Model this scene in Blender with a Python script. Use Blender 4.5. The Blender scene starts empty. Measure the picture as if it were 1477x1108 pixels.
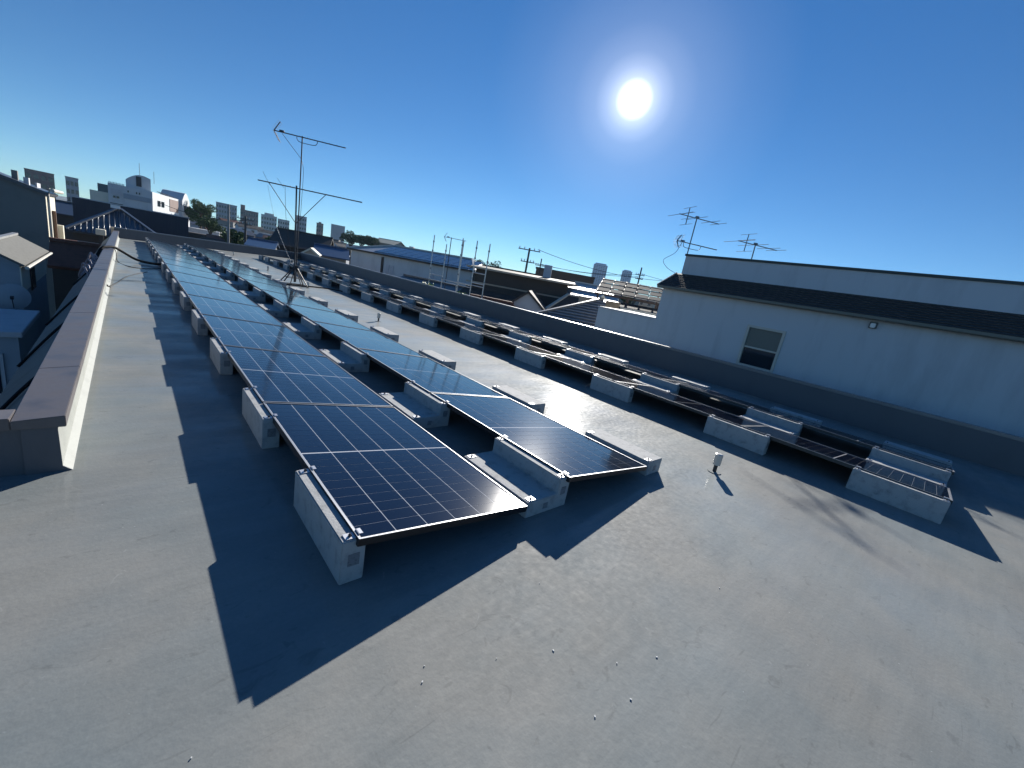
import bpy, bmesh, math, random
from mathutils import Vector, Matrix
R = math.radians
random.seed(7)
SC = bpy.context.scene
COL = SC.collection

# ------------------------------------------------------------------ camera, sky, sun, exposure
cam_d = bpy.data.cameras.new('camera'); cam = bpy.data.objects.new('camera', cam_d); COL.objects.link(cam)
cam_d.sensor_width = 36.0; cam_d.lens = 14.488; cam_d.clip_start = 0.05; cam_d.clip_end = 20000
def _cam():
    p, r, y = 0.2461, 0.1832, 0.7698
    f = Vector((math.sin(y)*math.cos(p), math.cos(y)*math.cos(p), -math.sin(p)))
    rt = Vector((math.cos(y), -math.sin(y), 0)); up = rt.cross(f)
    r2 = rt*math.cos(r)+up*math.sin(r); u2 = -rt*math.sin(r)+up*math.cos(r)
    m = Matrix((r2, u2, -f)).transposed().to_4x4(); m.translation = Vector((-0.676, -1.438, 1.390))
    return m
cam.matrix_world = _cam()
SC.camera = cam

SUN = Vector((0.7346, 0.5667, 0.3731)).normalized()
SUN_EL, SUN_AZ = R(21.91), R(52.36)
world = bpy.data.worlds.new('World'); SC.world = world; world.use_nodes = True
wn, wl = world.node_tree.nodes, world.node_tree.links
wn.clear()
w_out = wn.new('ShaderNodeOutputWorld'); w_bg = wn.new('ShaderNodeBackground')
sky = wn.new('ShaderNodeTexSky'); sky.sky_type = 'NISHITA'; sky.sun_disc = False
sky.sun_elevation = SUN_EL; sky.sun_rotation = SUN_AZ
sky.altitude = 30; sky.air_density = 0.6; sky.dust_density = 0.0; sky.ozone_density = 2.0
w_bg.inputs['Strength'].default_value = 0.053
# the sun's disc and aureole, painted wider into the sky to include camera bloom
tc = wn.new('ShaderNodeTexCoord'); dot = wn.new('ShaderNodeVectorMath'); dot.operation = 'DOT_PRODUCT'
dot.inputs[1].default_value = SUN
acos = wn.new('ShaderNodeMath'); acos.operation = 'ARCCOSINE'
nrm = wn.new('ShaderNodeVectorMath'); nrm.operation = 'NORMALIZE'
wl.new(tc.outputs['Generated'], nrm.inputs[0]); wl.new(nrm.outputs['Vector'], dot.inputs[0]); wl.new(dot.outputs['Value'], acos.inputs[0])
ramp = wn.new('ShaderNodeValToRGB')
sc_ = wn.new('ShaderNodeMath'); sc_.operation = 'DIVIDE'; sc_.inputs[1].default_value = R(16)
wl.new(acos.outputs[0], sc_.inputs[0]); wl.new(sc_.outputs[0], ramp.inputs[0])
els = ramp.color_ramp.elements
els[0].position = 0.0; els[0].color = (1, 1, 1, 1)
els[1].position = 1.0; els[1].color = (0, 0, 0, 1)
for pos, v in ((0.050, 1.0), (0.070, 0.42), (0.092, 0.18), (0.13, 0.09), (0.19, 0.055), (0.27, 0.03), (0.42, 0.015), (0.7, 0.005)):
    e = els.new(pos); e.color = (v, v*0.98, v*0.95, 1)
w_bg2 = wn.new('ShaderNodeBackground'); w_bg2.inputs['Strength'].default_value = 4.0
wl.new(ramp.outputs['Color'], w_bg2.inputs['Color'])
hsv = wn.new('ShaderNodeHueSaturation'); hsv.inputs['Saturation'].default_value = 1.06
tint = wn.new('ShaderNodeVectorMath'); tint.operation = 'MULTIPLY'; tint.inputs[1].default_value = (0.73, 1.14, 1.43)   # the camera's white balance for the blue sky
add = wn.new('ShaderNodeAddShader')
wl.new(sky.outputs['Color'], hsv.inputs['Color']); wl.new(hsv.outputs['Color'], tint.inputs[0]); 
sepz = wn.new('ShaderNodeSeparateXYZ'); wl.new(nrm.outputs['Vector'], sepz.inputs[0])
zr = wn.new('ShaderNodeValToRGB'); zr.color_ramp.elements[0].color = (1.06, .91, .77, 1); zr.color_ramp.elements[0].position = 0.0       # paler low air, deeper blue overhead
zr.color_ramp.elements[1].color = (.68, .98, 1.06, 1); zr.color_ramp.elements[1].position = .62; wl.new(sepz.outputs['Z'], zr.inputs[0])
tin2 = wn.new('ShaderNodeVectorMath'); tin2.operation = 'MULTIPLY'; wl.new(tint.outputs[0], tin2.inputs[0]); wl.new(zr.outputs['Color'], tin2.inputs[1]); wl.new(tin2.outputs[0], w_bg.inputs['Color'])
wl.new(w_bg.outputs[0], add.inputs[0]); wl.new(w_bg2.outputs[0], add.inputs[1]); wl.new(add.outputs[0], w_out.inputs['Surface'])

sun_d = bpy.data.lights.new('sun', 'SUN'); sun_d.energy = 5.0; sun_d.angle = R(0.53); sun_d.color = (1.0, 0.955, 0.885)
sun = bpy.data.objects.new('sun', sun_d); COL.objects.link(sun)
sun.rotation_euler = SUN.to_track_quat('Z', 'Y').to_euler(); sun.location = (20, 16, 12)
SC.view_settings.view_transform = 'Standard'; SC.view_settings.look = 'None'
SC.view_settings.exposure = 0.80; SC.view_settings.gamma = 1.0; SC.view_settings.use_curve_mapping = False

# ------------------------------------------------------------------ materials
def M(name, col, rough=0.6, metal=0.0, spec=0.5, var=0.0, scale=4.0, stretch=(1, 1, 1), bump=0.0, bscale=60.0, coat=0.0, rvar=0.0, trans=0.0):
    m = bpy.data.materials.new(name); m.use_nodes = True
    n, l = m.node_tree.nodes, m.node_tree.links
    b = n['Principled BSDF']
    b.inputs['Base Color'].default_value = (*col, 1); b.inputs['Roughness'].default_value = rough
    b.inputs['Metallic'].default_value = metal; b.inputs['Specular IOR Level'].default_value = spec
    b.inputs['Coat Weight'].default_value = coat; b.inputs['Transmission Weight'].default_value = trans
    if var or bump or rvar:
        t = n.new('ShaderNodeTexCoord'); mp = n.new('ShaderNodeMapping'); mp.inputs['Scale'].default_value = stretch
        oi = n.new('ShaderNodeObjectInfo'); ad = n.new('ShaderNodeVectorMath'); ad.operation = 'ADD'
        sc = n.new('ShaderNodeMath'); sc.operation = 'MULTIPLY'; sc.inputs[1].default_value = 37.0
        l.new(oi.outputs['Random'], sc.inputs[0]); l.new(t.outputs['Object'], ad.inputs[0]); l.new(sc.outputs[0], ad.inputs[1])
        l.new(ad.outputs[0], mp.inputs['Vector'])
    if var or rvar:
        nz = n.new('ShaderNodeTexNoise'); nz.inputs['Scale'].default_value = scale; nz.inputs['Detail'].default_value = 6; nz.inputs['Roughness'].default_value = 0.65
        l.new(mp.outputs[0], nz.inputs['Vector'])
    if var:
        mr = n.new('ShaderNodeMapRange'); mr.inputs['From Min'].default_value = 0.25; mr.inputs['From Max'].default_value = 0.5
        mr.inputs['To Min'].default_value = 1-var; mr.inputs['To Max'].default_value = 1+var
        l.new(nz.outputs['Fac'], mr.inputs['Value'])
        mx = n.new('ShaderNodeVectorMath'); mx.operation = 'SCALE'; mx.inputs[0].default_value = col
        l.new(mr.outputs[0], mx.inputs['Scale']); l.new(mx.outputs[0], b.inputs['Base Color'])
    if rvar:
        mr = n.new('ShaderNodeMapRange'); mr.inputs['From Min'].default_value = 0.3; mr.inputs['From Max'].default_value = 0.7
        mr.inputs['To Min'].default_value = max(.02, rough-rvar); mr.inputs['To Max'].default_value = rough+rvar
        l.new(nz.outputs['Fac'], mr.inputs['Value']); l.new(mr.outputs[0], b.inputs['Roughness'])
    if bump:
        nb = n.new('ShaderNodeTexNoise'); nb.inputs['Scale'].default_value = bscale; nb.inputs['Detail'].default_value = 3
        l.new(mp.outputs[0], nb.inputs['Vector'])
        bp = n.new('ShaderNodeBump'); bp.inputs['Strength'].default_value = bump; bp.inputs['Distance'].default_value = 0.01
        l.new(nb.outputs['Fac'], bp.inputs['Height']); l.new(bp.outputs[0], b.inputs['Normal'])
    return m

def floor_material():
    m = bpy.data.materials.new('roof_coating'); m.use_nodes = True
    n, l = m.node_tree.nodes, m.node_tree.links; b = n['Principled BSDF']
    t = n.new('ShaderNodeTexCoord')
    def noise(scale, stretch=(1, 1, 1), detail=5, rough=.6, dist=0.0):
        mp = n.new('ShaderNodeMapping'); mp.inputs['Scale'].default_value = stretch; l.new(t.outputs['Object'], mp.inputs['Vector'])
        z = n.new('ShaderNodeTexNoise'); z.inputs['Scale'].default_value = scale; z.inputs['Detail'].default_value = detail; z.inputs['Roughness'].default_value = rough
        z.inputs['Distortion'].default_value = dist
        l.new(mp.outputs[0], z.inputs['Vector']); return z.outputs['Fac']
    def rng(src, a, b_, c, d):
        r = n.new('ShaderNodeMapRange'); r.inputs['From Min'].default_value = a; r.inputs['From Max'].default_value = b_
        r.inputs['To Min'].default_value = c; r.inputs['To Max'].default_value = d; l.new(src, r.inputs['Value']); return r.outputs[0]
    def mul(a, c):
        x = n.new('ShaderNodeMath'); x.operation = 'MULTIPLY'; l.new(a, x.inputs[0]); l.new(c, x.inputs[1]); return x.outputs[0]
    big = rng(noise(0.55, (1, 1, 1), 3), .3, .7, .86, 1.14)
    mid = rng(noise(3.2, (1, 1, 1), 6, .7), .3, .7, .93, 1.07)
    roll = rng(noise(5.0, (.25, 2.2, 1), 5, .7), .3, .7, .93, 1.07)
    fine = rng(noise(70, (1, 1, 1), 3, .7), .3, .7, .95, 1.05)
    scuff = rng(noise(7.5, (1, 1.6, 1), 4, .55, 1.6), .62, .70, 1.0, .82)
    pale = rng(noise(9.0, (1.3, 1, 1), 4, .6, 1.0), .68, .74, 1.0, 1.25)
    scratch = rng(noise(4.0, (1.2, 16, 1), 3, .5, .8), .69, .73, 1.0, .86)
    speck = rng(noise(55, (1, 1, 1), 1, .4), .80, .83, 1.0, 1.7)
    v = mul(mul(mul(mul(big, mid), roll), fine), mul(mul(scuff, pale), mul(scratch, speck)))
    mxc = n.new('ShaderNodeMix'); mxc.data_type = 'RGBA'; mxc.inputs['A'].default_value = (.180, .206, .208, 1); mxc.inputs['B'].default_value = (.212, .214, .198, 1)
    l.new(rng(noise(.8, (1, 1, 1), 4, .6), .38, .62, 0, 1), mxc.inputs['Factor'])
    cr = n.new('ShaderNodeVectorMath'); cr.operation = 'SCALE'; l.new(mxc.outputs['Result'], cr.inputs[0]); l.new(v, cr.inputs['Scale'])
    l.new(cr.outputs[0], b.inputs['Base Color'])
    l.new(mul(rng(noise(1.1, (.5, 1.4, 1), 5, .7), .3, .7, .70, .86), rng(noise(24, (1, 1, 1), 3), .3, .7, .9, 1.1)), b.inputs['Roughness'])
    b.inputs['Specular IOR Level'].default_value = 0.25
    l.new(rng(noise(1.6, (.6, 1.5, 1), 5, .65), .35, .65, .08, .50), b.inputs['Coat Weight']); b.inputs['Coat Roughness'].default_value = 0.11; b.inputs['Coat IOR'].default_value = 1.4
    ad = n.new('ShaderNodeMath'); ad.operation = 'ADD'; l.new(noise(6, (.3, 2.4, 1), 4, .6), ad.inputs[0]); l.new(noise(45, (1, 1, 1), 2), ad.inputs[1])
    bp = n.new('ShaderNodeBump'); bp.inputs['Strength'].default_value = .10; bp.inputs['Distance'].default_value = .008
    l.new(ad.outputs[0], bp.inputs['Height']); l.new(bp.outputs[0], b.inputs['Normal'])
    b2 = n.new('ShaderNodeBump'); b2.inputs['Strength'].default_value = 0.28; b2.inputs['Distance'].default_value = .008
    l.new(noise(9, (.45, 1.6, 1), 4, .6), b2.inputs['Height']); l.new(b2.outputs[0], b.inputs['Coat Normal'])
    return m

def cell_material():
    m = bpy.data.materials.new('silicon_cell'); m.use_nodes = True
    n, l = m.node_tree.nodes, m.node_tree.links; b = n['Principled BSDF']
    t = n.new('ShaderNodeTexCoord'); sep = n.new('ShaderNodeSeparateXYZ'); l.new(t.outputs['Generated'], sep.inputs[0])
    b.inputs['Base Color'].default_value = (.0045, .0065, .016, 1)
    b.inputs['Roughness'].default_value = .092; b.inputs['Specular IOR Level'].default_value = .55
    nb = n.new('ShaderNodeTexNoise'); nb.inputs['Scale'].default_value = 420; nb.inputs['Detail'].default_value = 1
    l.new(t.outputs['Object'], nb.inputs['Vector'])
    bp = n.new('ShaderNodeBump'); bp.inputs['Strength'].default_value = .02; bp.inputs['Distance'].default_value = .001
    l.new(nb.outputs['Fac'], bp.inputs['Height']); l.new(bp.outputs[0], b.inputs['Normal'])
    return m

m_floor = floor_material()
m_cell = cell_material()
m_joint = M('joint_sealant', (.155, .165, .165), .8, var=.2, scale=6)
m_back = M('panel_backsheet', (.50, .51, .53), .092, spec=.42)
m_black = M('black_frame', (.012, .012, .014), .35)
m_lipsheen = M('lip_sheen', (.32, .33, .35), .5, metal=1.0)  # black frame's top edge coloured silver for the sky it reflects
m_conc = M('concrete', (.30, .305, .30), .85, var=.26, scale=14, bump=.25, bscale=90)
m_galv = M('galvanized', (.50, .51, .53), .5, metal=1.0, var=.1, scale=30)
m_bolt = M('bolt', (.10, .10, .11), .4, metal=1.0)
m_stick = M('sticker', (.13, .135, .145), .6, var=.5, scale=55, stretch=(1, 1, 2.4))
m_cope = M('brown_coping', (.108, .096, .094), .42, spec=.5, var=.22, scale=4, bump=.05, bscale=30, rvar=.08)
m_copein = M('steel_coping', (.17, .175, .185), .38, metal=.6, var=.08)
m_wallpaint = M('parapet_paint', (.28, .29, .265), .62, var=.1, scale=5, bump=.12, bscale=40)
m_parap = M('parapet_dark', (.085, .09, .10), .5, var=.08, scale=3, stretch=(1, 1, .4), bump=.1, bscale=25)
m_hose = M('black_rubber', (.010, .010, .011), .75, spec=.25)
m_alu = M('weathered_aluminium', (.20, .21, .22), .5, metal=.7, var=.15, scale=20)
m_dark = M('dark_steel', (.03, .03, .034), .6)
m_white = M('white_siding', (.50, .52, .53), .7, var=.10, scale=1.3, stretch=(1, 1.7, .35), bump=.12, bscale=25)
m_cream = M('cream_siding', (.66, .62, .50), .7, var=.05, scale=2)
m_grey = M('grey_siding', (.18, .18, .165), .75, var=.08, scale=2)
m_lgrey = M('light_grey_siding', (.45, .46, .48), .75, var=.08, scale=2)
m_bluewall = M('pale_blue_wall', (.28, .32, .36), .7, var=.08, scale=2)
m_navy = M('navy_metal_siding', (.020, .026, .045), .55, var=.12, scale=3)
m_brown = M('dark_brown_siding', (.045, .034, .028), .7, var=.15, scale=2)
m_tan = M('tan_render', (.40, .33, .25), .8, var=.1, scale=2)
m_rust = M('rust_red_roof', (.12, .045, .028), .7, var=.3, scale=6)
m_tile = M('grey_roof_tile', (.075, .078, .085), .34, var=.2, scale=8)
m_tileblue = M('blue_black_tile', (.05, .062, .082), .30, var=.15, scale=8)
m_tileshine = M('tile_highlight', (.22, .22, .23), .25, var=.2, scale=8)  # paler than the tile: sun highlight put into the colour
m_slate = M('brown_slate', (.050, .044, .040), .75, spec=.25, var=.25, scale=9)
m_bluetin = M('blue_tin_roof', (.028, .065, .135), .4, var=.1)
m_roofgrey = M('pale_tin_roof', (.34, .34, .33), .4, metal=.3, var=.15, scale=4)
m_annexroof = M('grey_shingle', (.13, .13, .12), .85, spec=.2, var=.25, scale=14)
m_shinytin = M('bright_tin_roof', (.62, .60, .56), .16, metal=1.0)
m_glass = M('window_glass', (.02, .03, .04), .06, spec=.6)
m_frost = M('frosted_pane', (.14, .15, .13), .35, spec=.5)
m_ivory = M('ivory_frame', (.55, .52, .44), .5)
m_trans = M('translucent_sheet', (.15, .135, .115), .8, spec=.05, trans=.05)
m_wood = M('brown_timber', (.10, .055, .035), .6, var=.25, scale=10)
m_leaf = M('leaf_green', (.040, .068, .022), .85, spec=.12, var=.45, scale=1.2)
m_leafy = M('yellow_leaf', (.20, .24, .04), .6, var=.4, scale=20)
m_bark = M('bark', (.06, .045, .03), .9, var=.2)
m_steelgrey = M('scaffold_tube', (.42, .42, .42), .4, metal=.8, var=.15, scale=20)
m_pole = M('concrete_pole', (.24, .235, .22), .8, var=.1)
m_ground = M('town_ground', (.07, .07, .065), .9, var=.35, scale=.15)
m_far1 = M('far_block_grey', (.32, .33, .35), .8, var=.05, scale=.3)
m_far2 = M('far_block_pale', (.50, .49, .46), .8, var=.05, scale=.3)
m_far3 = M('far_block_brown', (.20, .14, .12), .8, var=.08, scale=.3)
m_skys = M('glass_tower', (.09, .17, .34), .3, var=.05, scale=.05)
m_lens = M('lamp_lens', (.8, .8, .78), .3)
m_flag = M('fleck', (.6, .6, .58), .6)

# ------------------------------------------------------------------ mesh helpers
class MB:
    def __init__(s): s.v = []; s.f = []; s.mi = []
    def add(s, vs, fs, mi=0):
        o = len(s.v); s.v += [tuple(v) for v in vs]; s.f += [tuple(i+o for i in f) for f in fs]; s.mi += [mi]*len(fs); return s
    def box(s, x0, x1, y0, y1, z0, z1, mi=0):
        return s.add([(x0, y0, z0), (x1, y0, z0), (x1, y1, z0), (x0, y1, z0), (x0, y0, z1), (x1, y0, z1), (x1, y1, z1), (x0, y1, z1)],
                     [(0, 3, 2, 1), (4, 5, 6, 7), (0, 1, 5, 4), (1, 2, 6, 5), (2, 3, 7, 6), (3, 0, 4, 7)], mi)
    def bar(s, p, q, w, h, up=(0, 0, 1), mi=0):            # a box from p to q, w wide, h high
        p, q = Vector(p), Vector(q); d = (q-p).normalized(); u = Vector(up)
        if abs(d.dot(u)) > .99: u = Vector((1, 0, 0))
        sx = d.cross(u).normalized()*w/2; sz = sx.cross(d).normalized()*h/2
        vs = [p-sx-sz, p+sx-sz, p+sx+sz, p-sx+sz, q-sx-sz, q+sx-sz, q+sx+sz, q-sx+sz]
        return s.add(vs, [(0, 1, 2, 3), (7, 6, 5, 4), (0, 4, 5, 1), (1, 5, 6, 2), (2, 6, 7, 3), (3, 7, 4, 0)], mi)
    def tube(s, pts, r, n=8, mi=0, cap=True):
        pts = [Vector(p) for p in pts]; o = len(s.v); m = len(pts)
        for i, p in enumerate(pts):
            d = (pts[min(i+1, m-1)]-pts[max(i-1, 0)]).normalized()
            u = Vector((0, 0, 1)) if abs(d.z) < .95 else Vector((1, 0, 0))
            a = d.cross(u).normalized(); b = a.cross(d)
            rr = r[i] if isinstance(r, (list, tuple)) else r
            s.v += [tuple(p+(a*math.cos(2*math.pi*k/n)+b*math.sin(2*math.pi*k/n))*rr) for k in range(n)]
        for i in range(m-1):
            for k in range(n):
                k2 = (k+1) % n; s.f.append((o+i*n+k, o+i*n+k2, o+(i+1)*n+k2, o+(i+1)*n+k)); s.mi.append(mi)
        if cap:
            s.f.append(tuple(o+k for k in reversed(range(n)))); s.f.append(tuple(o+(m-1)*n+k for k in range(n))); s.mi += [mi, mi]
        return s
    def prism(s, poly, z0, z1, mi=0):                       # footprint polygon (counter-clockwise), extruded upwards
        n = len(poly); vs = [(x, y, z0) for x, y in poly]+[(x, y, z1) for x, y in poly]
        return s.add(vs, [tuple(reversed(range(n))), tuple(range(n, 2*n))]+[(i, (i+1) % n, n+(i+1) % n, n+i) for i in range(n)], mi)
    def extr(s, prof, y0, y1, mi=0):                        # (x, z) profile, extruded along y
        n = len(prof); vs = [(x, y0, z) for x, z in prof]+[(x, y1, z) for x, z in prof]
        return s.add(vs, [tuple(range(n)), tuple(reversed(range(n, 2*n)))]+[(i, n+i, n+(i+1) % n, (i+1) % n) for i in range(n)], mi)
    def slab(s, quad, t, mi=0):                             # quad of 4 points with thickness t below it
        q = [Vector(p) for p in quad]; nn = (q[1]-q[0]).cross(q[3]-q[0]).normalized()
        if nn.z < 0: nn = -nn
        lo = [p-nn*t for p in q]
        return s.add(q+lo, [(0, 1, 2, 3), (7, 6, 5, 4), (0, 4, 5, 1), (1, 5, 6, 2), (2, 6, 7, 3), (3, 7, 4, 0)], mi)
    def ball(s, c, r, n=8, mi=0):
        o = len(s.v); rings = n//2
        for i in range(rings+1):
            a = math.pi*i/rings
            for k in range(n):
                b = 2*math.pi*k/n; s.v.append((c[0]+r*math.sin(a)*math.cos(b), c[1]+r*math.sin(a)*math.sin(b), c[2]+r*math.cos(a)))
        for i in range(rings):
            for k in range(n): s.f.append((o+i*n+k, o+(i+1)*n+k, o+(i+1)*n+(k+1) % n, o+i*n+(k+1) % n)); s.mi.append(mi)
        return s
    def build(s, name, mats, parent=None, loc=None, bevel=0, smooth=False):
        me = bpy.data.meshes.new(name); me.from_pydata(s.v, [], s.f)
        for m in (mats if isinstance(mats, (list, tuple)) else [mats]): me.materials.append(m)
        me.polygons.foreach_set('material_index', s.mi)
        bm = bmesh.new(); bm.from_mesh(me); bmesh.ops.recalc_face_normals(bm, faces=bm.faces)
        if bevel: bmesh.ops.bevel(bm, geom=bm.edges[:], offset=bevel, segments=2, affect='EDGES', clamp_overlap=True)
        bm.to_mesh(me); bm.free()
        if smooth: me.polygons.foreach_set('use_smooth', [True]*len(me.polygons))
        o = bpy.data.objects.new(name, me); COL.objects.link(o)
        if parent: o.parent = parent
        if loc is not None: o.location = loc
        return o
def curve_pts(pts, n=8):
    pts = [Vector(p) for p in pts]; out = []
    for i in range(len(pts)-1):
        p0, p1, p2, p3 = pts[max(i-1, 0)], pts[i], pts[i+1], pts[min(i+2, len(pts)-1)]
        for k in range(n):
            t = k/n; out.append(.5*((2*p1)+(p2-p0)*t+(2*p0-5*p1+4*p2-p3)*t*t+(3*p1-p0-3*p2+p3)*t**3))
    out.append(pts[-1]); return out
def tag(o, label=None, cat=None, group=None, kind=None):
    if label: o['label'] = label
    if cat: o['category'] = cat
    if group: o['group'] = group
    if kind: o['kind'] = kind
    return o
def thing(name, label, cat, loc=(0, 0, 0), rz=0, group=None):
    o = bpy.data.objects.new(name, None); COL.objects.link(o); o.empty_display_size = .1
    o.location = loc; o.rotation_euler = (0, 0, rz)
    return tag(o, label, cat, group)
def copy_of(o, parent=None, name=None):
    c = o.copy(); COL.objects.link(c)
    if parent: c.parent = parent
    return c
KIDS = {}
def copy_tree(root):
    if root.name not in KIDS: KIDS[root.name] = [(ch, list(ch.children)) for ch in root.children]
    r = copy_of(root)
    for ch, sub in KIDS[root.name]:
        c = copy_of(ch, r)
        for g in sub: copy_of(g, c)
    return r
ORD = ['', 'first', 'second', 'third', 'fourth', 'fifth', 'sixth', 'seventh', 'eighth', 'ninth', 'tenth', 'eleventh', 'twelfth', 'thirteenth', 'fourteenth', 'fifteenth', 'sixteenth', 'seventeenth']
GZ = -6.5                                                   # street level

# ------------------------------------------------------------------ ground and our own roof
g = MB(); g.add([(-6000, -6000, GZ), (6000, -6000, GZ), (6000, 6000, GZ), (-6000, 6000, GZ)], [(0, 1, 2, 3)])
tag(g.build('ground', m_ground), 'dull grey town ground far below the roof', kind='structure')
FY = lambda x: 25.9+.72*x                                   # inner face of the skewed far parapet
body = MB().prism([(-4.0, -9.0), (8.84, -9.0), (8.84, FY(8.84)), (-1.1, FY(-1.1)), (-1.1, 1.64), (-4.0, 1.64)], GZ+.003, 0.0)
roof = tag(body.build('roof', m_floor), 'flat grey coated roof deck carrying the solar arrays', kind='structure')
# parapet with the brown metal cap, beside the two rows at the near side
pw = thing('parapet_wall', 'low parapet with wide brown metal cap along the roof edge', 'parapet', (-1.04, 1.5, 0))
x0 = -1.04
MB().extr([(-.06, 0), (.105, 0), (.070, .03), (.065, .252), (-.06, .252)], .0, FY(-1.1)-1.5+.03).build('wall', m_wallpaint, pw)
MB().box(-2.96, -.0605, .01, .14, 0.0, .252).build('wall', m_parap, pw)  # front face darker than the inner wall: its shade is painted
MB().extr([(-.0604, 0), (.105, 0), (.070, .03), (.065, .252), (-.0604, .252)], -.006, -.0005).build('end_shade', m_parap, pw)  # thin dark plate painting the shade on the wall's end
yy = 0.0; cuts = [0, .93, 2.95, 4.97, 6.99, 9.01, 11.03, 13.05, 15.07, 17.09, 19.11, 21.13, FY(-1.1)-1.5+.03]
for i, (a, b) in enumerate(zip(cuts, cuts[1:])):
    prof = [(-.088, .300), (-.088, .255), (.097, .255), (.097, .316)]
    MB().extr(prof, a+(.0015 if i else -.02), b-.0015).build('coping_panel', m_cope, pw, bevel=.003)
c_ = MB(); c_.add([(-2.96, -.02, .255), (-.0895, -.02, .255), (-.0895, .165, .255), (-2.96, .165, .255), (-2.96, -.02, .316), (-.0895, -.02, .316), (-.0895, .165, .300), (-2.96, .165, .300)],
                  [(0, 3, 2, 1), (4, 5, 6, 7), (0, 1, 5, 4), (1, 2, 6, 5), (2, 3, 7, 6), (3, 0, 4, 7)]); c_.build('coping_panel', m_cope, pw, bevel=.003)

# far parapet, skewed, and the long one by the white house
def wall_run(name, label, p, q, h, th, n, cope):
    p, q = Vector((*p, 0)), Vector((*q, 0)); d = (q-p); L = d.length; t = thing(name, label, 'parapet', p, math.atan2(d.y, d.x))
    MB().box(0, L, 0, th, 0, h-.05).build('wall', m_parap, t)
    for i in range(n):
        MB().box(L*i/n+.002, L*(i+1)/n-.002, -.02, th+.02, h-.049, h).build('coping_panel', cope, t, bevel=.004)
    return t
wall_run('parapet_wall', 'dark far parapet crossing behind the ends of all panel rows', (-1.1, FY(-1.1)), (8.65, FY(8.65)), .45, .18, 7, m_copein)
wall_run('parapet_wall', 'long parapet with bright metal top edge below the white house', (8.65, FY(8.65)-.002), (8.65, -9.0), .52, -.18, 20, m_copein)

# ------------------------------------------------------------------ solar arrays
PITCH, PW, PL, TILT, ZH, GAPX = 1.775, 1.037, 1.755, math.atan2(.118, 1.037), .225, 1.387
frame_mb = MB()
for x0_, x1_, y0_, y1_ in ((0, PW, 0, .011), (0, PW, PL-.011, PL), (0, .011, .011, PL-.011), (PW-.011, PW, .011, PL-.011)):
    frame_mb.box(x0_, x1_, y0_, y1_, -.036, -.0015)
lip_mb = MB()
for x0_, x1_, y0_, y1_ in ((0, PW, 0, .010), (0, PW, PL-.010, PL), (0, .010, .010, PL-.010), (PW-.010, PW, .010, PL-.010)):
    lip_mb.box(x0_+.0006, x1_-.0006, y0_+.0006, y1_-.0006, -.0014, .0012)
CW = (PW-.036-5*.005)/6; CH = (PL-.036-.013-18*.0025)/20
def cell_spots():
    for r in range(20):
        y = .018+r*(CH+.0025)+(.0114 if r >= 10 else 0)
        for c in range(6): yield .018+c*(CW+.005), y
def new_panel():
    t = thing('solar_panel', 'x', 'solar panel')
    frame_mb.build('frame', m_black, t); lip_mb.build('frame_lip', m_lipsheen, t)
    MB().add([(.0105, .0105, -.004), (PW-.0105, .0105, -.004), (PW-.0105, PL-.0105, -.004), (.0105, PL-.0105, -.004)], [(0, 1, 2, 3)]).build('backsheet', m_back, t)
    MB().add([(.0105, .0105, -.007), (PW-.0105, .0105, -.007), (PW-.0105, PL-.0105, -.007), (.0105, PL-.0105, -.007)], [(3, 2, 1, 0)]).build('underside_shade', m_black, t)  # added black sheet, painting the shade beneath the panel
    return t
cell_me = None
def single_cells(t):
    global cell_me
    for x, y in cell_spots():
        if cell_me is None:
            o = MB().add([(0, 0, 0), (CW, 0, 0), (CW, CH, 0), (0, CH, 0)], [(0, 1, 2, 3)]).build('cell', m_cell, t); cell_me = o.data
        else:
            o = bpy.data.objects.new('cell', cell_me); COL.objects.link(o); o.parent = t
        o.location = (x, y, -.0033)
mb = MB()
for x, y in cell_spots(): mb.add([(x, y, -.0033), (x+CW, y, -.0033), (x+CW, y+CH, -.0033), (x, y+CH, -.0033)], [(0, 1, 2, 3)])
proto = new_panel(); cells_joined = mb.build('cells', m_cell, proto); cells_joined['kind'] = 'stuff'
detailed = new_panel(); single_cells(detailed)
ROWS = [(0.0, 0.0, 14, 'row beside brown capped parapet', 'panels of the array beside the brown capped parapet'),
        (GAPX, 0.0, 14, 'second row from brown capped parapet', 'panels of the array beside the brown capped parapet'),
        (4.531, -1.749, 15, 'row along the walkway opposite, white house side', 'panels of the array beside the white house'),
        (4.531+GAPX, -1.749, 15, 'row closest to the white house', 'panels of the array beside the white house')]
used = {'p': False, 'd': False}
for ri, (x, y0, n, words_, grp) in enumerate(ROWS):
    for i in range(n):
        if (ri == 0 and i < 2) or (ri == 1 and i == 0):
            src, key = detailed, 'd'
        else: src, key = proto, 'p'
        o = src if not used[key] else copy_tree(src)
        used[key] = True
        o.location = (x, y0+i*PITCH, ZH); o.rotation_euler = (0, TILT+random.uniform(-.0015, .0015), 0)
        tag(o, f'dark solar panel, {ORD[i+1]} from near end, {words_}', 'solar panel', grp)

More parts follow.
